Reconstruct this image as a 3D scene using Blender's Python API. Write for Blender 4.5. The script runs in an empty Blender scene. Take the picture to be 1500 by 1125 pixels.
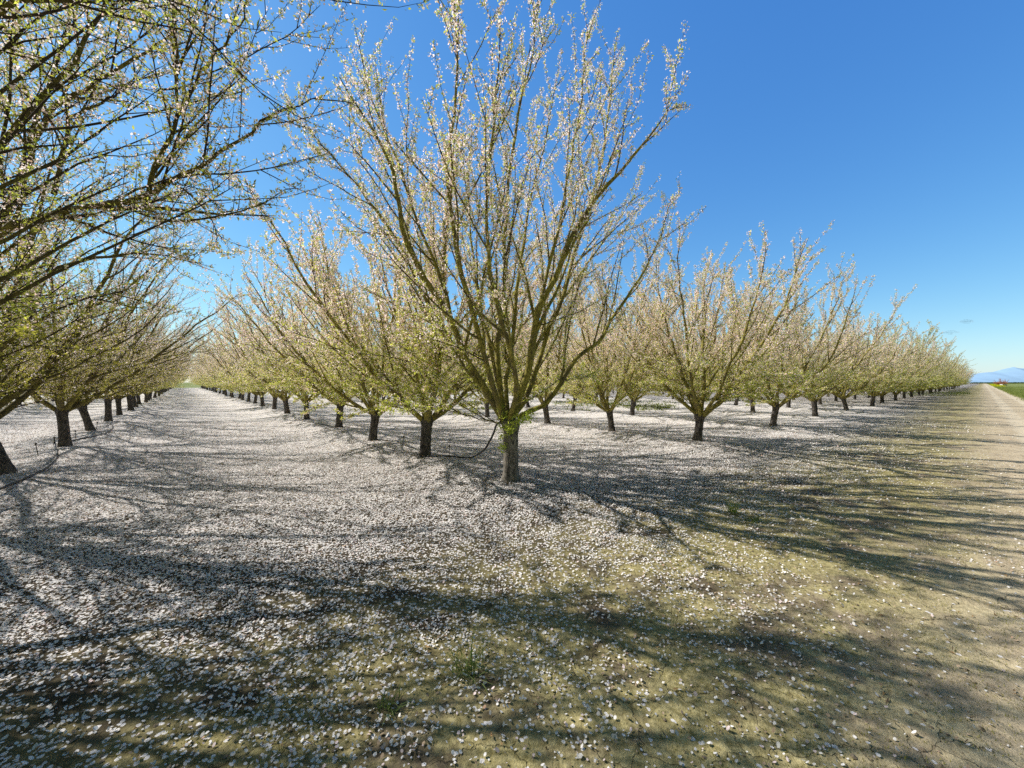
import bpy, math
import numpy as np
from mathutils import Vector
from math import radians

# ------------------------------------------------------------------ basics
F, H, HY = 577.0, 1.7, 560.0            # measured from the photograph: focal (px of 1500), eye height (m), horizon row
DR = np.array([-0.641, 0.767])          # direction of the tree rows on the ground
DH = np.array([0.767, 0.641])           # direction of the dirt track on the ground
scene = bpy.context.scene
col = scene.collection

R_N = [4.95, 7.75, 10.8, 14.6, 18.7, 22.7, 26.8]
while len(R_N) < 38:
    R_N.append(R_N[-1] + 3.9)
S_K = {-4: -21.2, -3: -14.9, -2: -8.6, -1: -2.3, 0: 4.08, 1: 10.72, 2: 16.7, 3: 22.7}
for k in range(4, 34):
    S_K[k] = S_K[k - 1] + 6.35
for k in range(-5, -9, -1):
    S_K[k] = S_K[k + 1] - 6.35
S_ARR = np.array(sorted(S_K.values()))


def rs_xy(r, s):
    return np.array([DR[0] * r + DH[0] * s, DR[1] * r + DH[1] * s])


def xy_rs(x, y):
    return DR[0] * x + DR[1] * y, DH[0] * x + DH[1] * y


_T = np.random.RandomState(3).rand(256, 256)


def vnoise(x, y):
    xi = np.floor(x).astype(int); yi = np.floor(y).astype(int)
    fx = x - xi; fy = y - yi
    fx = fx * fx * (3 - 2 * fx); fy = fy * fy * (3 - 2 * fy)
    a = _T[xi & 255, yi & 255]; b = _T[(xi + 1) & 255, yi & 255]
    c = _T[xi & 255, (yi + 1) & 255]; d = _T[(xi + 1) & 255, (yi + 1) & 255]
    return (a * (1 - fx) + b * fx) * (1 - fy) + (c * (1 - fx) + d * fx) * fy


def fbm(x, y, oct=3):
    v = 0; a = 0.5; t = 0
    for i in range(oct):
        v = v + a * vnoise(x * 2 ** i + 17.3 * i, y * 2 ** i + 5.1 * i); t += a; a *= 0.5
    return v / t


def sstep(x, a, b):
    t = np.clip((x - a) / (b - a), 0, 1)
    return t * t * (3 - 2 * t)


def ground_z(x, y):
    x = np.asarray(x, float); y = np.asarray(y, float)
    r, s = xy_rs(x, y)
    i = np.clip(np.searchsorted(S_ARR, s), 1, len(S_ARR) - 1)
    ds = np.minimum(np.abs(s - S_ARR[i - 1]), np.abs(s - S_ARR[i]))
    berm = 0.12 * np.exp(-(ds / 1.05) ** 2) * sstep(r, 3.0, 4.9) * (1 - sstep(r, 148, 153))
    d = np.hypot(x, y)
    fade = 1 - sstep(d, 25, 60)
    n = 0.05 * (fbm(x * 0.6 + 40, y * 0.6 + 40, 2) - 0.5) + 0.026 * (fbm(x * 2.3 + 9, y * 2.3 + 3, 2) - 0.5) * fade + (0.022 * (fbm(x * 6.1 + 5, y * 6.1 + 2, 2) - 0.5)) * (1 - sstep(d, 5, 9))
    ruts = -0.03 * (np.exp(-((r + 0.95) / 0.22) ** 2) + np.exp(-((r + 2.15) / 0.22) ** 2))
    return berm + n * sstep(d, 0.5, 2) + ruts


def gz(x, y):
    return float(ground_z(np.array([x]), np.array([y]))[0])


def pix(px, py, d):
    return np.array([(px - 750.0) * d / F, d, H + (HY - py) * d / F])


def on_ground(px, py, lift=0.0):
    d = F * H / (py - HY)
    for _ in range(6):
        z = gz((px - 750) * d / F, d)
        d = F * (H - z) / (py - HY)
    p = pix(px, py, d)
    return np.array([p[0], p[1], gz(p[0], p[1]) + lift])


# ------------------------------------------------------------------ mesh helpers
def mesh_from(name, verts, faces_list, mats, mat_idx=None, colors=None, fattr=None, smooth=True):
    """faces_list: list of (n,k) int arrays."""
    me = bpy.data.meshes.new(name)
    verts = np.asarray(verts, np.float32)
    faces_list = [np.asarray(f, np.int32) for f in faces_list if len(f)]
    nl = sum(f.size for f in faces_list); nf = sum(len(f) for f in faces_list)
    me.vertices.add(len(verts)); me.vertices.foreach_set('co', verts.ravel())
    me.loops.add(nl); me.polygons.add(nf)
    me.loops.foreach_set('vertex_index', np.concatenate([f.ravel() for f in faces_list]))
    tot = np.concatenate([np.full(len(f), f.shape[1], np.int32) for f in faces_list])
    st = np.concatenate([[0], np.cumsum(tot)[:-1]]).astype(np.int32)
    me.polygons.foreach_set('loop_start', st)
    me.polygons.foreach_set('loop_total', tot)
    if mat_idx is not None:
        me.polygons.foreach_set('material_index', np.asarray(mat_idx, np.int32))
    me.polygons.foreach_set('use_smooth', np.full(nf, smooth, bool))
    if colors is not None:
        a = me.color_attributes.new('tint', 'FLOAT_COLOR', 'POINT')
        c = np.ones((len(verts), 4), np.float32); c[:, :3] = colors
        a.data.foreach_set('color', c.ravel())
    if fattr is not None:
        a = me.attributes.new('thick', 'FLOAT', 'POINT')
        a.data.foreach_set('value', np.asarray(fattr, np.float32))
    for m in mats:
        me.materials.append(m)
    me.update(calc_edges=True); me.validate()
    return me


def obj(name, me, parent=None, loc=(0, 0, 0)):
    o = bpy.data.objects.new(name, me); col.objects.link(o)
    o.location = loc
    if parent is not None:
        o.parent = parent
    return o


def tag(o, label=None, cat=None, group=None, kind=None):
    if label: o['label'] = label
    if cat: o['category'] = cat
    if group: o['group'] = group
    if kind: o['kind'] = kind
    return o


def norm(v):
    return v / (np.linalg.norm(v, axis=-1, keepdims=True) + 1e-9)


def tubes(polys, S, cap=False):
    """polys: list of (pts (N,3), rad (N,)). returns verts, quads, radius-per-vertex"""
    V, Q, R, base = [], [], [], 0
    byn = {}
    for p, r in polys:
        byn.setdefault(len(p), []).append((p, r))
    ang = np.arange(S) * 2 * math.pi / S
    ca, sa = np.cos(ang), np.sin(ang)
    for n, L in byn.items():
        P = np.array([p for p, _ in L]); Rd = np.array([r for _, r in L])
        T = np.empty_like(P); T[:, 1:-1] = P[:, 2:] - P[:, :-2]; T[:, 0] = P[:, 1] - P[:, 0]; T[:, -1] = P[:, -1] - P[:, -2]
        T = norm(T)
        av = np.abs(norm(P[:, -1] - P[:, 0])); ref = np.zeros((len(L), 3)); ref[np.arange(len(L)), np.argmin(av, 1)] = 1
        A = norm(np.cross(T, ref[:, None, :])); B = np.cross(T, A)
        ring = P[:, :, None, :] + Rd[:, :, None, None] * (A[:, :, None, :] * ca[None, None, :, None] + B[:, :, None, :] * sa[None, None, :, None])
        m = len(L)
        V.append(ring.reshape(-1, 3)); R.append(np.repeat(Rd.reshape(-1), S))
        idx = np.arange(m * n * S).reshape(m, n, S) + base
        a = idx[:, :-1, :]; b = np.roll(a, -1, 2); d = idx[:, 1:, :]; c = np.roll(d, -1, 2)
        Q.append(np.stack([a, b, c, d], -1).reshape(-1, 4))
        base += m * n * S
    if not V:
        return np.zeros((0, 3)), np.zeros((0, 4), int), np.zeros(0)
    return np.concatenate(V), np.concatenate(Q), np.concatenate(R)


def cat_geo(parts):
    """parts: list of (verts, quads, attr...)"""
    V, Q, A, b = [], [], [], 0
    for v, q, a in parts:
        V.append(v); Q.append(np.asarray(q) + b); A.append(a); b += len(v)
    return np.concatenate(V), np.concatenate(Q), np.concatenate(A)


def spline(pts, n):
    P = np.array(pts, float)
    if len(P) == 2:
        t = np.linspace(0, 1, n)[:, None]
        return P[0] * (1 - t) + P[1] * t
    E = np.vstack([2 * P[0] - P[1], P, 2 * P[-1] - P[-2]])
    out = []
    m = len(P) - 1
    for i in range(m):
        p0, p1, p2, p3 = E[i], E[i + 1], E[i + 2], E[i + 3]
        t = np.linspace(0, 1, 12, endpoint=(i == m - 1))[:, None]
        out.append(0.5 * ((2 * p1) + (-p0 + p2) * t + (2 * p0 - 5 * p1 + 4 * p2 - p3) * t ** 2 + (-p0 + 3 * p1 - 3 * p2 + p3) * t ** 3))
    D = np.concatenate(out)
    L = np.concatenate([[0], np.cumsum(np.linalg.norm(np.diff(D, axis=0), axis=1))])
    u = np.linspace(0, L[-1], n)
    return np.stack([np.interp(u, L, D[:, i]) for i in range(3)], 1)


# ------------------------------------------------------------------ node helpers
class NT:
    def __init__(self, mat):
        mat.use_nodes = True
        self.t = mat.node_tree; self.t.nodes.clear()

    def n(self, typ, ins=None, **props):
        nd = self.t.nodes.new(typ)
        for k, v in props.items():
            setattr(nd, k, v)
        for k, v in (ins or {}).items():
            s = nd.inputs[k]
            if isinstance(v, bpy.types.NodeSocket):
                self.t.links.new(v, s)
            else:
                s.default_value = v
        return nd

    def math(self, op, a, b=None, clamp=False, c=None):
        ins = {0: a}
        if b is not None: ins[1] = b
        if c is not None: ins[2] = c
        return self.n('ShaderNodeMath', ins, operation=op, use_clamp=clamp).outputs[0]

    def step(self, v, a, b, lo=0.0, hi=1.0):
        return self.n('ShaderNodeMapRange', {'Value': v, 'From Min': a, 'From Max': b, 'To Min': lo, 'To Max': hi}, interpolation_type='SMOOTHSTEP').outputs[0]

    def mix(self, f, a, b, blend='MIX'):
        nd = self.t.nodes.new('ShaderNodeMix'); nd.data_type = 'RGBA'; nd.blend_type = blend
        for s, v in ((nd.inputs[0], f), (nd.inputs[6], a), (nd.inputs[7], b)):
            if isinstance(v, bpy.types.NodeSocket): self.t.links.new(v, s)
            elif isinstance(v, (tuple, list)): s.default_value = tuple(v) + ((1,) if len(v) == 3 else ())
            else: s.default_value = v
        return nd.outputs[2]

    def noise(self, vec, scale, detail=3.0, rough=0.55, dist=0.0):
        return self.n('ShaderNodeTexNoise', {'Vector': vec, 'Scale': scale, 'Detail': detail, 'Roughness': rough, 'Distortion': dist}).outputs[0]

    def out(self, sh):
        o = self.t.nodes.new('ShaderNodeOutputMaterial'); self.t.links.new(sh, o.inputs[0])


def new_mat(name):
    return bpy.data.materials.new(name)


def leaf_mat(name, trans=0.45, gain=1.0, tgain=(1.15, 1.15, 0.7), add=False):
    m = new_mat(name); t = NT(m)
    a = t.n('ShaderNodeAttribute', attribute_name='tint').outputs['Color']
    c = t.mix(1.0, a, (gain, gain, gain), 'MULTIPLY')
    c2 = t.mix(1.0, a, tgain, 'MULTIPLY')
    d = t.n('ShaderNodeBsdfDiffuse', {'Color': c}).outputs[0]
    tr = t.n('ShaderNodeBsdfTranslucent', {'Color': c2}).outputs[0]
    if add:
        s = t.n('ShaderNodeAddShader', {0: d, 1: tr}).outputs[0]
    else:
        s = t.n('ShaderNodeMixShader', {0: trans, 1: d, 2: tr}).outputs[0]
    t.out(s)
    return m


M_LEAF = leaf_mat('leaf', 0.5, 1.15, (1.35, 1.38, 0.65), add=True)
M_BLOSSOM = leaf_mat('blossom', 0.5, 0.82, (0.83, 0.81, 0.81), add=True)
M_PETAL = leaf_mat('petal', 0.04, 1.04, (1.0, 1.0, 1.0))
M_GRASS = leaf_mat('grass', 0.45, 1.0, (1.3, 1.35, 0.6))


def bark_mat(name, trunk, dark=1.0):
    m = new_mat(name); t = NT(m)
    co = t.n('ShaderNodeTexCoord').outputs['Object']
    mp = t.n('ShaderNodeMapping', {'Vector': co, 'Scale': (1, 1, 0.28) if trunk else (1, 1, 0.5)}).outputs[0]
    n1 = t.noise(mp, 26 if trunk else 30, 6, 0.65, 0.6)
    n2 = t.noise(co, 5.0, 4, 0.6)
    n3 = t.noise(co, 60.0, 3, 0.6)
    if trunk:
        base = t.mix(t.step(n1, 0.35, 0.65), (0.085, 0.075, 0.064), (0.36, 0.33, 0.285))
        lich = t.math('MULTIPLY', t.step(n2, 0.52, 0.66), t.step(n3, 0.45, 0.6))
        base = t.mix(t.math('MULTIPLY', lich, 0.7), base, (0.20, 0.20, 0.10))
    else:
        th = t.n('ShaderNodeAttribute', attribute_name='thick').outputs['Fac']
        thin = t.mix(t.step(n1, 0.3, 0.7), (0.050, 0.036, 0.027), (0.12, 0.088, 0.062))
        moss = t.mix(t.step(n1, 0.35, 0.65), (0.16, 0.14, 0.034), (0.43, 0.38, 0.09))
        moss = t.mix(t.math('MULTIPLY', t.step(n2, 0.45, 0.62), 0.7), moss, (0.13, 0.105, 0.07))
        base = t.mix(t.step(th, 0.006, 0.018), thin, moss)
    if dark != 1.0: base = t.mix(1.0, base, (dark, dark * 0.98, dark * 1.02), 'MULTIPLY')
    bmp = t.n('ShaderNodeBump', {'Strength': 0.9 if trunk else 0.5, 'Distance': 0.02 if trunk else 0.006, 'Height': n1}).outputs[0]
    b = t.n('ShaderNodeBsdfPrincipled', {'Base Color': base, 'Roughness': 0.85, 'Normal': bmp, 'Specular IOR Level': 0.25})
    t.out(b.outputs[0])
    return m


M_TRUNK = bark_mat('trunk_bark', True)
M_LIMB = bark_mat('limb_bark', False)
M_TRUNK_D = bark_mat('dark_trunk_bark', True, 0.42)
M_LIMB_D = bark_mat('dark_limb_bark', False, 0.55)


def plain_mat(name, color, rough=0.7, var=0.25, scale=20):
    m = new_mat(name); t = NT(m)
    co = t.n('ShaderNodeTexCoord').outputs['Object']
    n = t.noise(co, scale, 4)
    c = t.mix(n, tuple(x * (1 - var) for x in color), tuple(min(1, x * (1 + var)) for x in color))
    b = t.n('ShaderNodeBsdfPrincipled', {'Base Color': c, 'Roughness': rough})
    t.out(b.outputs[0])
    return m


M_HOSE = plain_mat('black_rubber', (0.03, 0.03, 0.034), 0.5)
M_STAKE = plain_mat('stake_plastic', (0.06, 0.055, 0.05), 0.6)
M_WHITE = plain_mat('white_paint', (0.75, 0.74, 0.72), 0.6, 0.08)

# ------------------------------------------------------------------ ground
def ground_material():
    m = new_mat('orchard_soil'); t = NT(m)
    pos = t.n('ShaderNodeNewGeometry').outputs['Position']
    r = t.n('ShaderNodeVectorMath', {0: pos, 1: (DR[0], DR[1], 0)}, operation='DOT_PRODUCT').outputs['Value']
    s = t.n('ShaderNodeVectorMath', {0: pos, 1: (DH[0], DH[1], 0)}, operation='DOT_PRODUCT').outputs['Value']
    dist = t.n('ShaderNodeVectorMath', {0: pos}, operation='LENGTH').outputs['Value']
    n1 = t.noise(pos, 0.55, 5, 0.6)
    n2 = t.noise(pos, 2.6, 6, 0.62)
    n3 = t.noise(pos, 28, 5, 0.65)
    n4 = t.noise(pos, 110, 3, 0.6)
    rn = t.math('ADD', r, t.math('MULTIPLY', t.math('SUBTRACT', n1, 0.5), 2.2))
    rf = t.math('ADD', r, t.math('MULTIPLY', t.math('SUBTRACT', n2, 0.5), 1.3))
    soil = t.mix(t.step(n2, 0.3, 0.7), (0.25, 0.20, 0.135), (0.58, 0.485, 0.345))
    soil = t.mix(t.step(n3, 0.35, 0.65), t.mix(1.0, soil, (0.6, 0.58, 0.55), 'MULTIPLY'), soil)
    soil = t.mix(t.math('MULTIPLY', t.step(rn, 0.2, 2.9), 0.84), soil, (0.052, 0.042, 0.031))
    mossn = t.math('ADD', t.math('MULTIPLY', n1, 0.45), t.math('MULTIPLY', n2, 0.55))
    mm = t.math('MULTIPLY', t.step(mossn, 0.39, 0.54), t.math('MULTIPLY', t.step(rn, -1.6, -0.3), t.step(rn, 4.2, 1.6)))
    moss = t.mix(t.step(n3, 0.3, 0.7), (0.28, 0.245, 0.085), (0.66, 0.58, 0.27))
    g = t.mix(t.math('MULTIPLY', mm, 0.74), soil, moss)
    # dirt track
    road = t.mix(t.step(n2, 0.3, 0.7), (0.56, 0.46, 0.315), (0.76, 0.64, 0.465))
    road = t.mix(t.step(n3, 0.3, 0.6), t.mix(1.0, road, (0.75, 0.74, 0.72), 'MULTIPLY'), road)
    for rc_ in (0.95, 2.15):
        ru = t.math('ABSOLUTE', t.math('ADD', t.math('ADD', r, rc_), t.math('MULTIPLY', t.math('SUBTRACT', n1, 0.5), 0.25)))
        road = t.mix(t.math('MULTIPLY', t.step(ru, 0.34, 0.12), 0.55), road, (0.80, 0.70, 0.53))
    g = t.mix(t.step(rf, 0.9, -0.6), g, road)
    # green field beyond the track and beyond the far end of the rows
    gr = t.mix(t.step(n2, 0.3, 0.7), (0.13, 0.20, 0.04), (0.34, 0.36, 0.12))
    gr = t.mix(t.math('MULTIPLY', t.step(n1, 0.5, 0.7), 0.6), gr, (0.30, 0.25, 0.15))
    g = t.mix(t.step(rf, -2.4, -3.0), g, gr)
    g = t.mix(t.step(rf, 152.0, 156.0), g, gr)
    # cracks in the bare soil
    wv = t.n('ShaderNodeVectorMath', {0: pos, 1: t.n('ShaderNodeVectorMath', {0: t.n('ShaderNodeTexNoise', {'Vector': pos, 'Scale': 7.0, 'Detail': 4.0}).outputs['Color'], 'Scale': 0.22}, operation='SCALE').outputs[0]}, operation='ADD').outputs[0]
    vo = t.n('ShaderNodeTexVoronoi', {'Vector': wv, 'Scale': 3.1}, feature='DISTANCE_TO_EDGE', voronoi_dimensions='2D').outputs['Distance']
    ck = t.math('MULTIPLY', t.step(vo, 0.014, 0.003), t.math('MULTIPLY', t.step(n1, 0.40, 0.52), t.math('MULTIPLY', t.step(rn, 3.6, 2.2), t.step(rn, -1.8, -0.6))))
    g = t.mix(t.math('MULTIPLY', ck, 0.45), g, (0.03, 0.024, 0.018))
    # petals too far off to be separate pieces
    dens = t.math('MULTIPLY', t.step(rn, 0.7, 5.6), t.step(rn, 155, 150))
    dens = t.math('MULTIPLY', dens, t.step(s, 30.0, 44.0, 1.0, 0.28))
    dens = t.math('MULTIPLY', dens, t.step(n2, 0.30, 0.55, 0.58, 1.0))
    dens = t.math('ADD', dens, t.math('MULTIPLY', t.step(rn, -0.6, 0.4), 0.03))
    cov = t.step(dist, 4.0, 20.0, 0.36, 0.90)
    th = t.math('MULTIPLY', dens, cov)
    pm = None
    for sc, off in ((46.0, 0.0), (39.0, 7.7)):
        v = t.n('ShaderNodeTexVoronoi', {'Vector': t.n('ShaderNodeVectorMath', {0: pos, 1: (off, off * 2, 0)}, operation='ADD').outputs[0], 'Scale': sc}, voronoi_dimensions='2D')
        rr = t.n('ShaderNodeSeparateColor', {0: v.outputs['Color']}).outputs[0]
        a = t.math('MULTIPLY', t.math('LESS_THAN', rr, th), t.math('LESS_THAN', v.outputs['Distance'], 0.48))
        pm = a if pm is None else t.math('MAXIMUM', pm, a)
        rc = rr
    pc = t.mix(t.step(n4, 0.3, 0.7), (0.84, 0.80, 0.785), (0.93, 0.905, 0.89))
    pc = t.mix(t.math('MULTIPLY', t.step(n2, 0.5, 0.75), 0.35), pc, (0.70, 0.62, 0.55))
    g = t.mix(pm, g, pc)
    hgt = t.math('ADD', t.math('MULTIPLY', n3, 0.8), t.math('ADD', t.math('MULTIPLY', n4, 0.35), t.math('MULTIPLY', ck, -0.8)))
    bmp = t.n('ShaderNodeBump', {'Strength': 0.75, 'Distance': 0.02, 'Height': hgt}).outputs[0]
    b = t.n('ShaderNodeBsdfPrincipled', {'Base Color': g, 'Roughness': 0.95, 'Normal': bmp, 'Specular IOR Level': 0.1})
    t.out(b.outputs[0])
    return m


n = 961
u = np.linspace(-8.0, 8.0, n)
gx = 2.7 * np.sinh(u); gy = 3.0 + 2.7 * np.sinh(u)
X, Y = np.meshgrid(gx, gy)
Z = ground_z(X.ravel(), Y.ravel())
V = np.stack([X.ravel(), Y.ravel(), Z], 1)
idx = np.arange(n * n).reshape(n, n)
Q = np.stack([idx[:-1, :-1], idx[:-1, 1:], idx[1:, 1:], idx[1:, :-1]], -1).reshape(-1, 4)
tag(obj('ground', mesh_from('ground', V, [Q], [ground_material()])), kind='structure')

# ------------------------------------------------------------------ fallen petals (separate pieces near the viewer)
def petal_density(x, y):
    r, s = xy_rs(x, y)
    nn = fbm(x * 0.55 + 3, y * 0.55 + 8, 3); n2 = fbm(x * 2.2 + 31, y * 2.2 + 12, 3)
    rn = r + (nn - 0.5) * 2.6
    d = sstep(rn, 0.0, 4.8) ** 1.1 * (0.45 + 0.55 * sstep(n2, 0.32, 0.6))
    d = d * (0.45 + 0.9 * sstep(fbm(x * 5.3 + 7, y * 5.3 + 1, 2), 0.32, 0.62)) + 0.05 * sstep(rn, -1.2, 0.4)
    i = np.clip(np.searchsorted(S_ARR, s), 1, len(S_ARR) - 1)
    ds = np.minimum(np.abs(s - S_ARR[i - 1]), np.abs(s - S_ARR[i]))
    d = d * (1 - 0.45 * np.exp(-(ds / 0.5) ** 2) * sstep(r, 3.5, 5))
    return d


def petals(y0, y1, per_m2, sides, size, seed):
    rng = np.random.RandomState(seed)
    A = 1.5 * (y1 * y1 - y0 * y0)
    N = int(A * per_m2)
    y = np.sqrt(rng.rand(N) * (y1 * y1 - y0 * y0) + y0 * y0)
    x = (rng.rand(N) * 2 - 1) * 1.5 * y
    keep = rng.rand(N) < petal_density(x, y)
    x, y = x[keep], y[keep]; N = len(x)
    L = size * rng.uniform(0.55, 1.3, N); W = L * rng.uniform(0.6, 0.95, N)
    yaw = rng.rand(N) * 2 * math.pi
    tilt = rng.normal(0, 0.42, (N, 2))
    z = ground_z(x, y) + 0.004 + rng.rand(N) * 0.006
    a = np.arange(sides) * 2 * math.pi / sides + (math.pi / 4 if sides == 4 else 0)
    lx = np.cos(a)[None] * L[:, None] / 2; ly = np.sin(a)[None] * W[:, None] / 2
    cup = rng.uniform(0.0, 0.6, N)[:, None]
    lz = cup * (np.abs(lx) * 1.0) + tilt[:, :1] * lx + tilt[:, 1:] * ly
    lz -= lz.min(1, keepdims=True)
    cx, sx = np.cos(yaw)[:, None], np.sin(yaw)[:, None]
    P = np.stack([x[:, None] + lx * cx - ly * sx, y[:, None] + lx * sx + ly * cx, z[:, None] + lz], -1)
    c = np.array([0.90, 0.875, 0.86])[None] * rng.uniform(0.88, 1.06, N)[:, None]
    br = rng.rand(N) < 0.13
    c[br] = np.array([0.55, 0.42, 0.30]) * rng.uniform(0.6, 1.1, br.sum())[:, None]
    pk = rng.rand(N) < 0.12
    c[pk] *= np.array([1.0, 0.86, 0.88])
    return P.reshape(-1, 3), np.arange(N * sides).reshape(N, sides), np.repeat(np.clip(c, 0, .93), sides, 0)


pv, pf, pc, b = [], [], [], 0
for args in ((1.2, 4.5, 3400, 6, 0.0165, 1), (4.5, 9.0, 2200, 4, 0.0205, 2), (9.0, 17.0, 560, 4, 0.030, 3)):
    v, f, c = petals(*args)
    pv.append(v); pf.append(f + b); pc.append(c); b += len(v)
tag(obj('fallen_petals', mesh_from('fallen_petals', np.concatenate(pv), pf, [M_PETAL], colors=np.concatenate(pc), smooth=False)), 'white almond petals carpeting the soil between the tree rows', 'petals', kind='stuff')

# ------------------------------------------------------------------ trees
def perp(d, rng):
    a = rng.normal(size=3); a -= d * a.dot(d)
    return a / (np.linalg.norm(a) + 1e-9)


def grow(p, d, L, n, rng, up, wob):
    pts = [p]; st = L / n
    for i in range(n):
        d = d + np.array([0, 0, up * st]) + rng.normal(size=3) * wob * math.sqrt(st)
        d = d / np.linalg.norm(d)
        p = p + d * st; pts.append(p)
    return np.array(pts)


def taper(r0, r1, n, pw=0.85):
    t = np.linspace(0, 1, n)
    return r0 * (1 - t) ** pw + r1 * t


class Tree:
    pass


def make_tree(seed, limb_paths=None, n_limbs=7, th=0.95, tr=0.112, length=(4.9, 5.8), tilt=(34, 52), end=(12, 30), bias=(0, 0), lean=(0, 0),
              low=3, dens=1.0, leafy=1.0, droop=0.0, l2n=8, sp=0.042, elem=1.0, l3sp=0.42, l2min=0.5, kink=0.09, bloom=1.0, leaf_tone=(1, 1, 1), limb_t0=0.36, avoid=None, origin=(0, 0, 0)):
    rng = np.random.RandomState(seed)
    T = Tree(); origin = np.array(origin, float)
    bias = np.array([bias[0], bias[1], 0.0])
    # trunk
    top = np.array([lean[0], lean[1], th])
    nr = 15; S = 22
    tt = np.linspace(0, 1, nr)
    ang = np.arange(S) * 2 * math.pi / S
    ph = rng.rand(4) * 6.28
    tv = []
    for t in tt:
        rr = tr * (1 + 0.55 * math.exp(-t * 10) - 0.08 * math.sin(t * 3.1) + 0.30 * max(0, t - 0.78) / 0.22)
        if t > 0.985: rr *= 0.80
        lob = 1 + 0.07 * np.sin(3 * ang + ph[0] + t) + 0.05 * np.sin(5 * ang + ph[1] - 2 * t) + 0.035 * np.sin(9 * ang + ph[2] + 3 * t) * (1 + math.exp(-t * 5)) + rng.normal(size=S) * 0.016
        c = np.array([lean[0] * t ** 1.3, lean[1] * t ** 1.3, -0.08 + (th + 0.08) * t])
        tv.append(np.stack([c[0] + rr * lob * np.cos(ang), c[1] + rr * lob * np.sin(ang), np.full(S, c[2])], 1))
    tv.append(np.array([[lean[0], lean[1], th + 0.05]]))
    tv = np.concatenate(tv)
    ii = np.arange(nr * S).reshape(nr, S)
    a = ii[:-1]; b = np.roll(a, -1, 1); d = ii[1:]; c = np.roll(d, -1, 1)
    tq = np.stack([a, b, c, d], -1).reshape(-1, 4)
    l = ii[-1]
    tt3 = np.stack([l, np.roll(l, -1), np.full(S, nr * S)], 1)
    T.trunk = (tv, tq, tt3)
    # limbs
    T.limbs = []
    CP, CA, CS = [], [], []          # clusters: position, axis, source limb

    paths = []
    if limb_paths is not None:
        for pp, r0 in limb_paths:
            P = np.array(pp, float) - origin
            Q_ = spline(P, 22)
            wv = rng.normal(size=(22, 3)) * 0.010; wv[:2] = 0
            wv[2:] += np.cumsum(rng.normal(size=(20, 3)) * 0.006, 0)
            paths.append((Q_ + wv, r0))
    nproc = n_limbs
    az0 = rng.rand() * 6.28
    for i in range(nproc):
        az = az0 + i * 2 * math.pi / max(1, nproc) + rng.normal() * 0.22
        if avoid is not None and math.cos(az - avoid) > 0.35: az += math.pi
        ti = radians(rng.uniform(*tilt)); te = radians(rng.uniform(*end))
        if i % 3 == 2 and nproc > 4: ti *= 0.45; te *= 0.5
        L = rng.uniform(*length)
        h = np.array([math.cos(az), math.sin(az), 0]) + bias
        h /= np.linalg.norm(h)
        p = top + np.array([h[0], h[1], 0]) * tr * 0.5 + np.array([0, 0, -0.10])
        pts = [p]; nn = 15; bend = rng.normal(size=3) * 0.06
        for j in range(nn):
            u_ = (j + 0.5) / nn
            ta = ti + (te - ti) * u_ ** 0.7 + droop * max(0, u_ - 0.5)
            d = np.array([h[0] * math.sin(ta), h[1] * math.sin(ta), math.cos(ta)]) + bend * math.sin(u_ * 5 + i) + rng.normal(size=3) * kink
            p = p + d / np.linalg.norm(d) * L / nn; pts.append(p)
        paths.append((np.array(pts), rng.uniform(0.047, 0.066)))
    for P, r0 in paths:
        n_ = len(P); R = taper(r0, 0.0035, n_) * (1 + rng.normal(size=n_) * 0.05)
        L = np.linalg.norm(np.diff(P, axis=0), axis=1).sum()
        big = [(P, R)]; mid = []; thin = []
        src = []                                  # branches that carry shoots
        cum = np.concatenate([[0], np.cumsum(np.linalg.norm(np.diff(P, axis=0), axis=1))]) / L

        def at(t):
            return np.array([np.interp(t, cum, P[:, k]) for k in range(3)])

        nl2 = max(2, int(l2n * L / 5.2 + 0.5))
        ts = np.linspace(0.13, 0.93, nl2) + rng.normal(size=nl2) * 0.03
        for t in ts:
            t = min(max(t, 0.08), 0.96)
            p = at(t); d = norm(at(min(1, t + 0.04)) - at(max(0, t - 0.04)))
            outw = np.array([p[0] - top[0], p[1] - top[1], 0.0]); outw /= (np.linalg.norm(outw) + 1e-6)
            q = perp(d, rng) + outw * 0.45 * rng.rand(); q -= d * q.dot(d); q /= np.linalg.norm(q)
            an = radians(rng.uniform(18, 40))
            dd = d * math.cos(an) + q * math.sin(an)
            Lb = rng.uniform(0.75, 1.2) * (2.5 * (1 - t) + l2min)
            rb = max(0.007, 0.52 * np.interp(t, cum, R))
            B = grow(p, dd, Lb, 9, rng, 0.24 - droop * 0.4, 0.17)
            mid.append((B, taper(rb, 0.0022, 10, 0.8))); src.append((B, 1.0, 0.12))
        for q in range(low):
            t = rng.uniform(0.05, 0.4); p = at(t)
            outw = np.array([p[0] - top[0], p[1] - top[1], 0.0]) + np.array([rng.normal() * .3, rng.normal() * .3, 0]) * (0.3 + t); outw /= (np.linalg.norm(outw) + 1e-6)
            az = rng.normal() * 0.8
            o2 = np.array([outw[0] * math.cos(az) - outw[1] * math.sin(az), outw[0] * math.sin(az) + outw[1] * math.cos(az), 0])
            ti = radians(rng.uniform(48, 80))
            B = grow(p, o2 * math.sin(ti) + np.array([0, 0, math.cos(ti)]), rng.uniform(0.8, 2.0), 8, rng, 0.05 - 0.25 * rng.rand(), 0.16)
            mid.append((B, taper(rng.uniform(0.008, 0.014), 0.003, 9, 0.9))); src.append((B, 1.0, 0.1))
        src.append((P, 1.0, limb_t0 + 0.05))
        shoots = []
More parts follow.
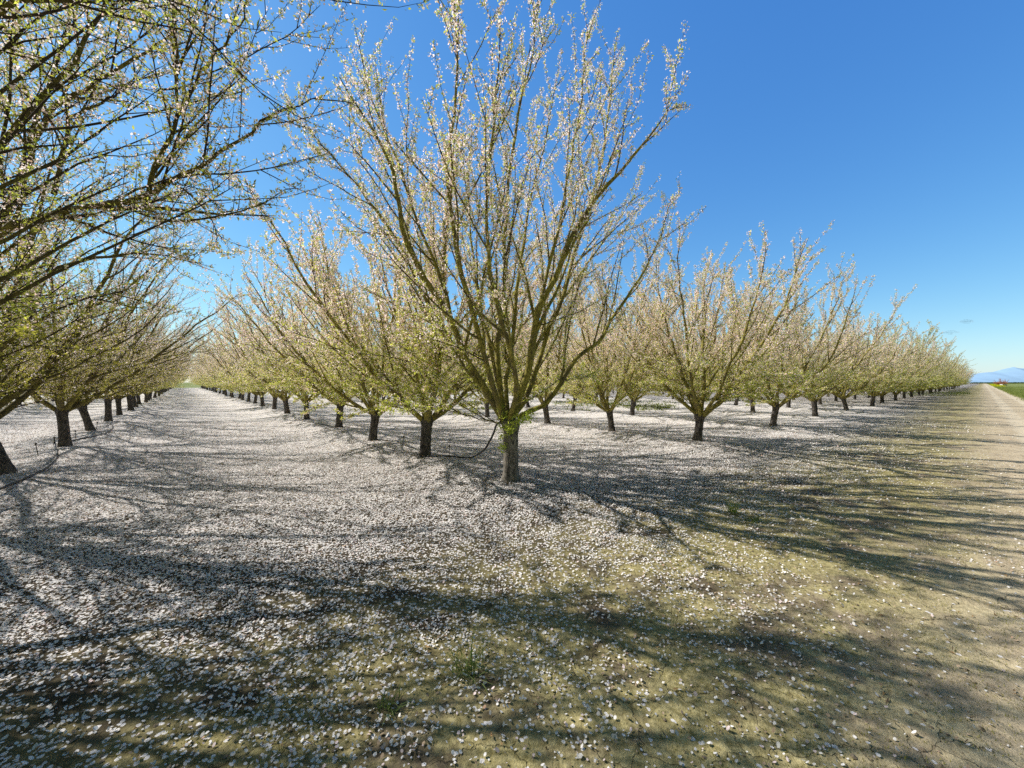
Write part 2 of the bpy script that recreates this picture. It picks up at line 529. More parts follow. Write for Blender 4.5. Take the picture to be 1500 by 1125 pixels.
        for B, dn, t0 in src:
            lb = np.linalg.norm(np.diff(B, axis=0), axis=1).sum()
            cb = np.concatenate([[0], np.cumsum(np.linalg.norm(np.diff(B, axis=0), axis=1))]) / lb
            ns = int(lb * (1 - t0) / l3sp * dn)
            for _ in range(ns):
                t = rng.uniform(t0, 1.0)
                p = np.array([np.interp(t, cb, B[:, k]) for k in range(3)])
                k = min(int(np.searchsorted(cb, t)), len(B) - 1); k = max(1, k)
                d = norm(B[k] - B[k - 1])
                an = radians(rng.uniform(18, 50)); q = perp(d, rng)
                dd = d * math.cos(an) + q * math.sin(an)
                Ls = rng.uniform(0.08, 0.35) if rng.rand() < 0.55 else rng.uniform(0.4, 1.2)
                Bs = grow(p, dd, Ls, 4, rng, 0.7 - droop * 0.8, 0.20)
                shoots.append(Bs); thin.append((Bs, taper(rng.uniform(0.0036, 0.006), 0.0012, 5, 1.0)))
        # spurs with flower and leaf clusters
        sp_p, sp_a = [], []
        for B, t0 in [(x, 0.12) for x in shoots] + [(x[0], 0.15) for x in src[:-1]] + [(P, limb_t0)]:
            sl = np.linalg.norm(np.diff(B, axis=0), axis=1); lb = sl.sum(); cb = np.concatenate([[0], np.cumsum(sl)])
            m_ = int(lb * (1 - t0) / sp * dens * rng.uniform(0.45, 1.25))
            if m_ < 1: continue
            uu = np.sort(rng.uniform(t0 * lb, lb, m_)); uu = np.clip(np.round(uu / 0.05) * 0.05 + rng.normal(size=m_) * 0.010, 0, lb)
            pp = np.stack([np.interp(uu, cb, B[:, k]) for k in range(3)], 1)
            k = np.clip(np.searchsorted(cb, uu), 1, len(B) - 1)
            dd = norm(B[k] - B[k - 1])
            q = rng.normal(size=(m_, 3)); q -= dd * (q * dd).sum(1, keepdims=True)
            sp_p.append(pp); sp_a.append(norm(norm(q) + dd * 0.5))
        sp_p = np.concatenate(sp_p); sp_a = np.concatenate(sp_a)
        sl = rng.uniform(0.004, 0.03, len(sp_p)) * np.where(rng.rand(len(sp_p)) < 0.12, 2.6, 1.0)
        tip = sp_p + sp_a * sl[:, None]
        spur = [(np.stack([sp_p[i], tip[i]]), np.array([0.0028, 0.0014])) for i in range(0, len(sp_p)) if sl[i] > 0.02]
        CP.append(tip); CA.append(sp_a)
        geo = [tubes(big, 9), tubes(mid, 6), tubes(thin, 4), tubes(spur, 3)]
        T.limbs.append(cat_geo(geo))
    CP = np.concatenate(CP); CA = np.concatenate(CA)
    N = len(CP)
    # leaves: small narrow folded blades
    lv = rng.rand(N) * 0.62 + 0.62 * (1 - sstep(CP[:, 2], 0.9, 3.2)) + 0.35 * (rng.rand(N) < 0.12)
    kl = np.clip((lv * 5.0 * leafy).astype(int), 0, 6)
    I = np.repeat(np.arange(N), kl); M_ = len(I)
    d = norm(CA[I] * 0.7 + rng.normal(size=(M_, 3)) * 0.75 + np.array([0, 0, 0.25]))
    w = norm(np.cross(d, rng.normal(size=(M_, 3))))
    L = rng.uniform(0.018, 0.046, M_)[:, None] * elem; W = L * rng.uniform(0.15, 0.25, M_)[:, None]
    nrm = np.cross(d, w)
    p = CP[I] + rng.normal(size=(M_, 3)) * 0.010
    lvv = np.stack([p, p + d * L * 0.5 + w * W + nrm * W * 0.4, p + d * L + nrm * W * 0.1, p + d * L * 0.5 - w * W + nrm * W * 0.4], 1).reshape(-1, 3)
    young = rng.rand(N)[I]
    c1 = np.array([0.15, 0.175, 0.050]); c2 = np.array([0.38, 0.39, 0.13])
    c1 = c1 * np.array(leaf_tone); c2 = c2 * np.array(leaf_tone)
    cc = (c1 + (c2 - c1) * young[:, None]) * rng.uniform(0.75, 1.2, M_)[:, None]
    T.leaves = (lvv, np.arange(M_ * 4).reshape(M_, 4), np.repeat(cc, 4, 0))
    # blossom remains: pale petals, rosy and brown calyces
    kb = rng.choice([0, 1, 2, 3, 4, 5], N, p=[0.08, 0.10, 0.18, 0.26, 0.22, 0.16])
    kb = np.where(rng.rand(N) < bloom * (0.66 + 0.34 * sstep(CP[:, 2], 1.2, 3.6)), kb, 0)
    I = np.repeat(np.arange(N), kb); M_ = len(I)
    p = CP[I] + rng.normal(size=(M_, 3)) * 0.017 + CA[I] * 0.008
    a1 = norm(rng.normal(size=(M_, 3))); b1 = norm(np.cross(a1, rng.normal(size=(M_, 3))))
    kind = rng.rand(M_)
    s1 = (rng.uniform(0.0075, 0.0145, M_)[:, None]) * elem; s2 = s1 * rng.uniform(0.55, 0.95, M_)[:, None]
    bv = np.stack([p - a1 * s1, p + b1 * s2 + np.cross(a1, b1) * s1 * .3, p + a1 * s1, p - b1 * s2 + np.cross(a1, b1) * s1 * .3], 1).reshape(-1, 3)
    cc = np.where(kind[:, None] < 0.60, np.array([0.88, 0.78, 0.79]), np.where(kind[:, None] < 0.77, np.array([0.70, 0.53, 0.48]), np.where(kind[:, None] < 0.88, np.array([0.46, 0.33, 0.24]), np.array([0.66, 0.57, 0.46]))))
    cc = cc * rng.uniform(0.8, 1.08, M_)[:, None]
    T.blossoms = (bv, np.arange(M_ * 4).reshape(M_, 4), np.repeat(cc, 4, 0))
    return T


def tree_meshes(T, mt=None, ml=None):
    """separate meshes for trunk, limbs, leaves and blossoms"""
    tv, tq, t3 = T.trunk
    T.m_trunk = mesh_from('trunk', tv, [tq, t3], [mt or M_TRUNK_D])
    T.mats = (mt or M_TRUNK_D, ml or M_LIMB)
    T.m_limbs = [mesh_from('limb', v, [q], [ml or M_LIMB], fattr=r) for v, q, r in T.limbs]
    T.m_leaves = mesh_from('leaves', T.leaves[0], [T.leaves[1]], [M_LEAF], colors=T.leaves[2], smooth=False)
    T.m_blossoms = mesh_from('blossoms', T.blossoms[0], [T.blossoms[1]], [M_BLOSSOM], colors=T.blossoms[2], smooth=False)
    return T


def build_tree(T, name='almond_tree', loc=(0, 0, 0), rz=0.0, sc=1.0):
    r = bpy.data.objects.new(name, None); col.objects.link(r)
    r.empty_display_size = 0.3
    r.location = loc; r.rotation_euler = (0, 0, rz); r.scale = (sc, sc, sc)
    obj('trunk', T.m_trunk, r)
    for m in T.m_limbs:
        obj('limb', m, r)
    obj('leaves', T.m_leaves, r); obj('blossoms', T.m_blossoms, r)
    return r


def copy_tree(root, loc, rz, sc):
    r = root.copy(); col.objects.link(r)
    r.location = loc; r.rotation_euler = (0, 0, rz); r.scale = (sc, sc, sc)
    for ch in list(root.children):
        c = ch.copy(); col.objects.link(c); c.parent = r
    return r


def whole_mesh(T, name='almond_tree'):
    """the same tree as one mesh, for trees too far off to show their parts"""
    tv, tq, t3 = T.trunk
    V = [tv]; fs = [tq, t3]; mi = [np.zeros(len(tq)), np.zeros(len(t3))]; C = [np.ones((len(tv), 3))]; A = [np.full(len(tv), 0.1)]; b = len(tv)
    for v, q, r in T.limbs:
        V.append(v); fs.append(q + b); mi.append(np.ones(len(q))); C.append(np.ones((len(v), 3))); A.append(r); b += len(v)
    for k, (v, q, c) in ((2, T.leaves), (3, T.blossoms)):
        V.append(v); fs.append(q + b); mi.append(np.full(len(q), k)); C.append(c); A.append(np.zeros(len(v))); b += len(v)
    return mesh_from(name, np.concatenate(V), fs, [T.mats[0], T.mats[1], M_LEAF, M_BLOSSOM], mat_idx=np.concatenate(mi), colors=np.concatenate(C), fattr=np.concatenate(A))


def tree_base(k, nn):
    jr = np.random.RandomState(1000 + 50 * k + nn)
    j = jr.normal(size=2) * (0.10 if nn < 12 else 0.15)
    p = rs_xy(R_N[nn] + (j[0] if k not in (-1, 0, 1) or nn > 6 else 0), S_K[k] + j[1] * 0.7)
    return np.array([p[0], p[1], gz(p[0], p[1])])


ORD = ['first', 'second', 'third', 'fourth', 'fifth', 'sixth', 'seventh', 'eighth', 'ninth', 'tenth', 'eleventh', 'twelfth', 'thirteenth', 'fourteenth', 'fifteenth', 'sixteenth', 'seventeenth', 'eighteenth']

# ---- the big tree in the middle: limbs follow the ones in the photograph
def at_px(px, py):
    d = F * (H - 0.1) / (py - HY)
    return np.array([(px - 750) * d / F, d, gz((px - 750) * d / F, d)])


hb = at_px(748, 704)
HD = hb[1]


def hp(lst, start=None):
    return [pix(px, py, HD + dz) for px, py, dz in lst]


hero_limbs = [
    (hp([(742, 622, 0), (722, 588, -.02), (700, 556, -.1), (679, 522, -.2), (662, 474, -.35), (637, 430, -.5), (600, 360, -.7), (577, 240, -.9), (550, 190, -1.0), (500, 110, -1.2)]), 0.068),
    (hp([(692, 545, -.12), (668, 512, -.1), (640, 468, .05), (590, 372, .3), (553, 313, .45), (500, 247, .6), (452, 196, .75), (425, 178, .8)]), 0.036),
    (hp([(675, 512, -.22), (655, 440, -.1), (640, 385, .0), (615, 330, .1), (592, 258, .2), (548, 150, .3), (520, 40, .4)]), 0.034),
    (hp([(739, 618, .05), (732, 560, .1), (729, 508, .15), (737, 442, .1), (738, 340, 0), (748, 217, -.1), (762, 135, -.2), (778, 60, -.3), (784, -40, -.4)]), 0.046),
    (hp([(736, 612, -.1), (716, 540, -.4), (690, 450, -.8), (670, 372, -1.0), (656, 283, -1.2), (653, 225, -1.3), (664, 150, -1.4), (668, 60, -1.5), (655, -60, -1.6)]), 0.048),
    (hp([(748, 616, .02), (763, 572, .0), (774, 530, -.05), (781, 488, -.1), (788, 450, -.2), (817, 398, -.3), (838, 345, -.35), (856, 312, -.4), (900, 257, -.5), (937, 213, -.6), (965, 172, -.7), (990, 150, -.75), (1004, 148, -.75)]), 0.070),
    (hp([(758, 612, .1), (780, 600, .15), (803, 588, .2), (825, 558, .25), (845, 526, .3), (880, 498, .4), (897, 465, .45), (935, 415, .6), (968, 350, .7), (985, 290, .8)]), 0.044),
    (hp([(750, 612, .15), (770, 585, .3), (787, 535, .5), (800, 492, .6), (822, 440, .7), (842, 370, .8), (868, 290, .9), (888, 200, 1.0), (902, 60, 1.1)]), 0.046),
    (hp([(783, 480, -.12), (800, 410, .1), (822, 330, .2), (836, 250, .25), (850, 160, .3), (862, 40, .35)]), 0.032),
    (hp([(744, 612, .1), (742, 560, .5), (752, 480, 1.0), (760, 400, 1.4), (775, 300, 1.8), (800, 200, 2.1), (815, 110, 2.3)]), 0.045),
    (hp([(746, 615, -.1), (756, 570, -.5), (745, 500, -.9), (720, 410, -1.3), (712, 300, -1.6), (720, 180, -1.8), (730, 40, -2.0)]), 0.042),
    (hp([(736, 612, .1), (700, 560, .6), (650, 500, 1.1), (600, 420, 1.6), (560, 340, 2.0), (520, 280, 2.3)]), 0.040),
    (hp([(748, 614, .1), (765, 560, .6), (790, 500, 1.1), (830, 430, 1.6), (880, 360, 2.1), (930, 290, 2.4)]), 0.040),
    (hp([(741, 612, .15), (725, 540, .8), (705, 460, 1.4), (690, 370, 1.8), (685, 280, 2.1), (690, 190, 2.4)]), 0.040),
    (hp([(738, 622, -.08), (712, 614, -.15), (683, 604, -.2), (650, 588, -.25), (610, 575, -.3)]), 0.012),
]
hero = tree_meshes(make_tree(11, limb_paths=hero_limbs, n_limbs=0, th=0.97, tr=0.126, low=1, l2n=9, dens=1.0, elem=1.1, sp=0.0135, l3sp=0.28, bloom=0.76, l2min=0.35, lean=(0.0, 0.0), origin=hb), M_TRUNK)
ht = build_tree(hero, loc=hb)
tag(ht, 'tall almond tree in the middle with bright green sprouts at its trunk fork', 'tree', 'budding almond trees')
# bright green sprouts at the fork
def sprout_mesh(seed, centers, nl, L0, spread, c1, c2):
    rng = np.random.RandomState(seed)
    V, Fq, C = [], [], []
    k = 0
    for c in centers:
        for _ in range(nl):
            p = np.array(c) + rng.normal(size=3) * spread
            d = norm(rng.normal(size=3) + np.array([0, 0, 0.6])); w = norm(np.cross(d, rng.normal(size=3))); nm = np.cross(d, w)
            L = rng.uniform(0.6, 1.3) * L0; W = L * 0.17
            V += [p, p + d * L * .5 + w * W + nm * W * .4, p + d * L, p + d * L * .5 - w * W + nm * W * .4]
            Fq.append([k, k + 1, k + 2, k + 3]); k += 4
            cc = (np.array(c1) + (np.array(c2) - np.array(c1)) * rng.rand())
            C += [cc] * 4
    return mesh_from('sprout_leaves', np.array(V), [np.array(Fq)], [M_LEAF], colors=np.array(C), smooth=False)


cs = [pix(px, py, HD + dz) - hb for px, py, dz in ((744, 628, -.2), (754, 622, -.22), (764, 618, -.22), (770, 610, -.2), (776, 615, -.15), (758, 614, -.25), (738, 610, -.15), (733, 600, -.1), (735, 640, -.17), (736, 655, -.16), (780, 605, -.1), (748, 632, -.18), (733, 625, -.12))]
sp_ = obj('sprout_leaves', sprout_mesh(5, cs, 44, 0.058, 0.034, (0.16, 0.20, 0.045), (0.34, 0.37, 0.10)), ht)
sp_['label'] = 'bright yellow-green young leaves tufted around the fork'

# ---- two trees beside the viewer whose trunks stand outside the picture, arching over the alley
b1 = tree_base(-1, 1)
top1 = b1 + np.array([0.1, 0.0, 0.95])
L1 = [
    ([top1] + [pix(*q) for q in ((-60, 470, 4.4), (0, 342, 4.3), (60, 318, 4.2), (120, 304, 4.1), (200, 301, 4.0), (300, 309, 4.0), (400, 314, 4.1))], 0.060),
    ([pix(*q) for q in ((130, 303, 4.1), (200, 292, 4.0), (262, 265, 3.95), (330, 225, 3.9), (410, 172, 3.9), (482, 146, 4.0))], 0.028),
    ([top1] + [pix(*q) for q in ((-50, 440, 4.6), (10, 318, 4.6), (50, 225, 4.6), (70, 140, 4.6), (105, 45, 4.7), (120, -60, 4.8))], 0.056),
    ([pix(*q) for q in ((52, 205, 4.6), (90, 150, 4.5), (125, 136, 4.4), (190, 92, 4.3), (240, 62, 4.3), (300, 12, 4.3))], 0.030),
    ([pix(*q) for q in ((80, 285, 4.3), (103, 193, 4.4), (118, 172, 4.4), (160, 152, 4.4), (215, 105, 4.5))], 0.024),
    ([pix(*q) for q in ((215, 300, 4.0), (232, 240, 4.0), (262, 165, 4.0), (300, 105, 4.0), (355, 30, 4.0), (372, -20, 4.0))], 0.024),
    ([pix(*q) for q in ((264, 166, 4.0), (254, 90, 4.1), (244, 10, 4.2))], 0.014),
    ([top1] + [pix(*q) for q in ((-80, 520, 5.0), (20, 430, 5.2), (120, 380, 5.3), (220, 370, 5.4), (300, 385, 5.5))], 0.045),
    ([top1] + [pix(*q) for q in ((-60, 560, 4.2), (40, 480, 4.0), (110, 440, 4.0), (170, 430, 4.1))], 0.035),
    ([top1] + [pix(*q) for q in ((-160, 400, 4.8), (-120, 200, 5.0), (-60, 20, 5.2))], 0.05),
    ([top1] + [pix(*q) for q in ((-220, 420, 4.0), (-240, 250, 3.6), (-200, 80, 3.4))], 0.05),
]
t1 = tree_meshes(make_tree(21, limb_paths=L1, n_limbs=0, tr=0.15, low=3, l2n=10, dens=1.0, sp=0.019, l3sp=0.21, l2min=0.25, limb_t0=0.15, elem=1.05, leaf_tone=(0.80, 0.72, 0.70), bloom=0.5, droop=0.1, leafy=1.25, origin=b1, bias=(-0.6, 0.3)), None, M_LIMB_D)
tag(build_tree(t1, loc=b1), 'almond tree arching low grey limbs over the alley, its trunk outside the picture', 'tree', 'budding almond trees')
b0 = tree_base(-1, 0)
top0 = b0 + np.array([0, 0, 0.95])
L0 = [
    ([top0, b0 + np.array([.45, 0.05, 1.9])] + [pix(*q) for q in ((-130, 130, 2.3), (0, 18, 2.25), (60, 6, 2.3), (140, 6, 2.35), (190, -6, 2.4))], 0.055),
    ([top0, b0 + np.array([.3, 0.2, 2.0])] + [pix(*q) for q in ((-60, 10, 2.6), (120, -40, 2.7), (230, -12, 2.75), (320, 17, 2.8), (380, 12, 2.8), (445, -4, 2.85))], 0.040),
    ([top0, b0 + np.array([.3, 0.25, 1.9])] + [pix(*q) for q in ((-60, 120, 2.8), (0, 85, 2.85), (60, 62, 2.9), (130, 60, 2.95))], 0.026),
    ([top0, b0 + np.array([.5, .4, 1.9]), np.array([-4.0, 3.0, 3.3]), np.array([-3.5, 3.3, 4.6]), np.array([-3.2, 3.4, 6.0])], 0.036),
    ([top0, b0 + np.array([.6, .1, 2.0]), np.array([-3.7, 2.3, 3.7]), np.array([-3.1, 2.2, 5.2]), np.array([-2.8, 2.1, 6.2])], 0.04),
]
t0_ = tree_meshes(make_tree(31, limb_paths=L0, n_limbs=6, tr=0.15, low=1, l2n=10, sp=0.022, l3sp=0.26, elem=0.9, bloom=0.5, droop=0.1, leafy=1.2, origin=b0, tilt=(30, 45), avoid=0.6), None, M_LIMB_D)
tag(build_tree(t0_, loc=b0), 'almond tree standing off the frame with dark twigs entering at the top corner', 'tree', 'budding almond trees')

# ---- kinds used for all the others
KIN = [
    dict(seed=41, n_limbs=8, lean=(0.03, 0.05), low=6, tilt=(40, 60)),
    dict(seed=42, n_limbs=7, lean=(-0.16, 0.06), tilt=(42, 62), low=6),
    dict(seed=43, n_limbs=8, lean=(0.10, -0.10), length=(4.5, 5.4), low=7, tilt=(40, 62), end=(14, 36)),
    dict(seed=44, n_limbs=7, lean=(0.0, 0.14), tilt=(34, 52), length=(5.0, 6.0), low=5),
    dict(seed=45, n_limbs=8, lean=(-0.06, -0.05), tilt=(40, 62), low=7, end=(14, 34)),
]
kinds = [tree_meshes(make_tree(low_ if False else d['seed'], **{k: v for k, v in d.items() if k != 'seed'}, l2n=10, dens=1.0, sp=0.0150, l3sp=0.34, elem=1.35, th=0.82)) for d in KIN]
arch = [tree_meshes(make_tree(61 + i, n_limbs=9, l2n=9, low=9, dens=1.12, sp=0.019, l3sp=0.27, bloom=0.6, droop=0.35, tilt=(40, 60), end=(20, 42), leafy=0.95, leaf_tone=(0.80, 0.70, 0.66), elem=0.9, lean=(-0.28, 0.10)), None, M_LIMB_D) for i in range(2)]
green = tree_meshes(make_tree(71, n_limbs=8, l2n=7, low=8, th=0.6, dens=1.0, sp=0.018, leafy=1.8, elem=1.4, tilt=(38, 56)))
roots = {}


def get_tree(key, T, loc, rz, sc, parts):
    if parts:
        if ('p', key) not in roots:
            roots['p', key] = build_tree(T, loc=loc, rz=rz, sc=sc)
            return roots['p', key]
        return copy_tree(roots['p', key], loc, rz, sc)
    if ('w', key) not in roots:
        roots['w', key] = whole_mesh(T)
    o = obj('almond_tree', roots['w', key], loc=loc)
    o.rotation_euler = (0, 0, rz); o.scale = (sc, sc, sc)
    return o


def in_view(p, pad=3.0):
    return p[1] > 1.0 and abs(p[0]) < 1.30 * p[1] + pad * 1.6


LROW = {-1: 'in the row across the petal alley', 0: 'in the centre row'}


def place(k, nn):
    rg = np.random.RandomState(777 + 100 * k + nn)
    p = tree_base(k, nn)
    if not in_view(p):
        return False
    parts = p[1] < 27
    sc = rg.uniform(0.93, 1.05)
    if k <= -1 and nn < 9:
        key = 'a%d' % (nn % 2); T = arch[nn % 2]; rz = rg.uniform(-0.35, 0.35) + radians(-15)
    elif k >= 6 and rg.rand() < 0.85:
        key = 'g'; T = green; rz = rg.rand() * 6.28
    else:
        i = int(rg.randint(len(kinds))); key = 'k%d' % i; T = kinds[i]; rz = rg.rand() * 6.28
    o = get_tree(key, T, p, rz, sc, parts)
    o.rotation_euler = (rg.normal() * 0.045, rg.normal() * 0.045, rz); o.scale = (sc * rg.uniform(.93, 1.06), sc * rg.uniform(.93, 1.06), sc * rg.uniform(.92, 1.05))
    if k == -1 and nn in (2, 4): o.rotation_euler = (0.0, -0.24 if nn == 2 else -0.14, 0.1)
    # describe which one it is
    if k == -1:
        if nn <= 17: lab = '%s dark-trunked almond tree along the alley row opposite the big tree' % ORD[nn - 2]
        else: lab = 'tiny far almond tree merging into the dark row opposite the big tree'
    elif k == 0:
        if nn <= 12: lab = '%s almond tree behind the big middle tree in its own row' % ORD[nn - 1]
        else: lab = 'tiny far almond tree near the vanishing end of the big tree\'s row'
    elif k < -1:
        lab = '%s almond tree of the %s row hidden beyond the dark alley row' % (ORD[nn], ORD[-k - 2]) if nn < 12 else 'far almond tree glimpsed behind the dark alley row'
    elif nn == 0:
        ks = {1: 'leaning-trunk almond tree heading the first row past the big tree, crown against blue sky', 2: 'upright almond tree heading the second row past the big tree along the headland', 3: 'almond tree with split trunk base heading the third row past the big tree'}
        if k in ks: lab = ks[k]
        elif k <= 14: lab = '%s almond tree along the headland after the big tree' % ORD[k - 1]
        else: lab = 'tiny far greenish almond tree at the distant end of the headland line'
    elif k <= 5 and nn < 12:
        lab = '%s tree back in the %s row past the big tree' % (ORD[nn], ORD[k - 1])
    else:
        lab = 'far almond tree deep inside the block beyond the headland line'
    g = 'budding almond trees' if parts else 'distant almond trees'
    tag(o, lab, 'tree', g)
    return True


made = {(0, 0), (-1, 0), (-1, 1)}
todo = [(-1, i) for i in range(2, 38)] + [(0, i) for i in range(1, 38)] + [(k, 0) for k in range(1, 30)] + [(k, i) for k in (1, 2) for i in range(1, 14)] \
    + [(k, i) for k in (3, 4, 5) for i in range(1, 9)] + [(k, 1) for k in range(6, 24)] + [(k, 2) for k in range(6, 14)] + [(-2, i) for i in range(1, 18)] + [(-3, i) for i in range(3, 12)]
for kn in todo:
    if kn not in made and place(*kn):
        made.add(kn)

# ---- the rest of the block: too many and too far to count
low_t = make_tree(81, n_limbs=6, l2n=3, low=1, dens=0.3, sp=0.10, elem=3.2)
def thin_out(T):
    tv, tq, t3 = T.trunk
    ring = tv[:-1].reshape(15, 22, 3)[[0, 4, 14]][:, ::4]
    S = ring.shape[1]
    v = ring.reshape(-1, 3); ii = np.arange(3 * S).reshape(3, S)
    a = ii[:-1]; b = np.roll(a, -1, 1); d = ii[1:]; c = np.roll(d, -1, 1)
    return v, np.stack([a, b, c, d], -1).reshape(-1, 4)


tv, tq = thin_out(low_t)
limbs_lo = []
for v, q, r in low_t.limbs:
    keep = (r[q].max(1) > 0.0045)
    uq, inv = np.unique(q[keep], return_inverse=True)
    limbs_lo.append((v[uq], inv.reshape(-1, 4), r[uq]))
lv, lq, lr = cat_geo(limbs_lo)
PT = []
for k in range(-4, 26):
    for nn in range(0, 30):
        if (k, nn) in made: continue
        p = tree_base(k, nn)
        if not in_view(p, 2.0): continue
        if p[1] > 140 or (k > 12 and nn > 4) or (k > 6 and nn > 12) or (k < -1 and nn > 14): continue
        PT.append(p)
V, fs, mi, C, A, b = [], [], [], [], [], 0
rg = np.random.RandomState(5)
for p in PT:
    a_ = rg.rand() * 6.28; s_ = rg.uniform(0.92, 1.06)
    Rm = np.array([[math.cos(a_), -math.sin(a_), 0], [math.sin(a_), math.cos(a_), 0], [0, 0, 1]]) * s_
    for v, q, m_, c, aa in ((tv, tq, 0, np.ones((len(tv), 3)), np.full(len(tv), .1)), (lv, lq, 1, np.ones((len(lv), 3)), lr), (low_t.leaves[0], low_t.leaves[1], 2, low_t.leaves[2], np.zeros(len(low_t.leaves[0]))), (low_t.blossoms[0], low_t.blossoms[1], 3, low_t.blossoms[2], np.zeros(len(low_t.blossoms[0])))):
        V.append(v @ Rm.T + p); fs.append(q + b); mi.append(np.full(len(q), m_)); C.append(c); A.append(aa); b += len(v)
print('individual trees', len(made), 'mass trees', len(PT), 'mass faces', sum(len(f) for f in fs))
tag(obj('distant_orchard', mesh_from('distant_orchard', np.concatenate(V), fs, [M_TRUNK_D, M_LIMB, M_LEAF, M_BLOSSOM], mat_idx=np.concatenate(mi), colors=np.concatenate(C), fattr=np.concatenate(A))),
    'rest of the almond block fading away behind the first rows', 'orchard', kind='stuff')
print('faces per kind', [sum(len(x[1]) for x in T.limbs) + len(T.leaves[1]) + len(T.blossoms[1]) for T in [hero, t1, t0_] + kinds + arch + [green]])

# ------------------------------------------------------------------ irrigation hoses and stakes
def hose(pts, r, label, n=40):
    P = spline(pts, n)
    v, q, a = tubes([(P, np.full(n, r))], 8)
    o = tag(obj('irrigation_hose', mesh_from('irrigation_hose', v, [q], [M_HOSE])), label, 'hose', 'black irrigation hoses')
    return o


def gp(x, y, l=0.012):
    return np.array([x, y, gz(x, y) + l])


t2 = tree_base(0, 1)
hose([pix(733, 618, HD - .14), pix(727, 622, HD - .05), pix(724, 632, HD + .05), pix(718, 645, HD + .3), pix(708, 660, HD + .7), on_ground(690, 672, .03), on_ground(672, 671, .012), on_ground(655, 669, .012), gp(t2[0] - .1, t2[1] - .25)], 0.017,
     'black hose drooping from the fork of the big middle tree to the ground')
pts = [gp(*(tree_base(0, i)[:2] + np.array([-0.12, -0.22]) + (0.05 if i % 2 else -0.08))) for i in range(1, 5)]
hose(pts, 0.011, 'thin black hose lying along the mound behind the big middle tree', 60)
hose([on_ground(-30, 730, .015), on_ground(5, 715, .014), on_ground(40, 700, .014), on_ground(64, 689, .014), on_ground(79, 676, .014), on_ground(83, 666, .014), on_ground(80, 655, .02), pix(79, 640, on_ground(80, 655)[1] + .05)], 0.020,
     'thick black hose curving beside the edge trunk of the alley row')
hose([on_ground(103, 647, .014), on_ground(125, 642, .014), on_ground(150, 637, .014), on_ground(163, 630, .014), on_ground(164, 623, .014), on_ground(156, 619, .014)], 0.018,
     'black hose looped on the ground between third and fourth trunks of the alley row')


def stake(px, py, h, lean, label):
    p = on_ground(px, py)
    r = bpy.data.objects.new('sprinkler_stake', None); col.objects.link(r); r.location = p
    top = np.array([lean, 0, h])
    v, q, a = tubes([(np.array([[0, 0, -.03], top * .5, top]), np.array([.008, .007, .006]))], 6)
    obj('stem', mesh_from('stem', v, [q], [M_STAKE]), r)
    hp_ = np.array([top - [0, 0, .01], top + [0, 0, .012], top + [0, 0, .014], top + [0, 0, .035], top + [0, 0, .045]])
    v, q, a = tubes([(hp_, np.array([.009, .016, .022, .012, .002]))], 8)
    obj('nozzle', mesh_from('nozzle', v, [q], [M_STAKE]), r)
    tag(r, label, 'sprinkler', 'sprinkler stakes')


stake(658, 669, .21, .0, 'dark sprinkler stake just beside the second trunk behind the hanging hose')
stake(590, 652, .2, .02, 'thin sprinkler stake between the second and third trunks of the big tree\'s row')
stake(523, 634, .22, .0, 'small sprinkler stake past the third trunk of the big tree\'s row')
stake(56, 668, .24, -.06, 'slanting sprinkler stake between the edge trunk and the thick trunk by the curved hose')
stake(111, 643, .2, -.02, 'sprinkler stake beside the thick dark trunk of the alley row')
stake(141, 629, .22, .03, 'sprinkler stake in front of the leaning dark trunk of the alley row')
stake(838, 622, .2, .0, 'lone sprinkler stake in petals behind the big middle trunk')

# ------------------------------------------------------------------ grass, weeds, flowers
def blades(centers, per, L0, spread, seed, c1, c2, wid=0.0035, up=1.0, bend=0.5, segs=3):
    rng = np.random.RandomState(seed)
    n_ = len(centers) * per
    base = np.repeat(np.array(centers, float), per, 0)
    base[:, :2] += rng.normal(size=(n_, 2)) * spread
    az = rng.rand(n_) * 6.28; out = np.stack([np.cos(az), np.sin(az), np.zeros(n_)], 1)
    w = np.stack([-np.sin(az), np.cos(az), np.zeros(n_)], 1)
    L = L0 * rng.uniform(0.45, 1.25, n_)[:, None]
    t0 = rng.uniform(0.1, 0.9, n_)[:, None] * bend + 0.15
    V = []
    p = base.copy()
    W = wid * rng.uniform(0.7, 1.3, n_)[:, None]
    for s_ in range(segs + 1):
        f = s_ / segs
        ww = W * (1 - f * 0.92)
        V.append(p - w * ww); V.append(p + w * ww)
        ta = t0 + bend * f * 1.6
        p = p + (out * np.sin(ta) + np.array([0, 0, 1.0]) * np.cos(ta) * up) * L / segs
    V = np.stack(V, 1)
    m_ = 2 * (segs + 1)
    f = []
    for s_ in range(segs):
        f.append([2 * s_, 2 * s_ + 1, 2 * s_ + 3, 2 * s_ + 2])
    f = np.array(f)[None] + (np.arange(n_) * m_)[:, None, None]
    c = np.array(c1) + (np.array(c2) - np.array(c1)) * rng.rand(n_)[:, None]
    return V.reshape(-1, 3), f.reshape(-1, 4), np.repeat(c, m_, 0)


G1, G2 = (0.10, 0.16, 0.05), (0.30, 0.36, 0.15)


def tuft(px, py, per, L, spread, label, seed, bend=0.6):
    p = on_ground(px, py)
    v, f, c = blades([np.zeros(3)], per, L, spread, seed, G1, G2, wid=0.0034, bend=bend)
    tag(obj('grass_tuft', mesh_from('grass_tuft', v, [f], [M_GRASS], colors=c), loc=p), label, 'grass tuft', 'grass tufts')


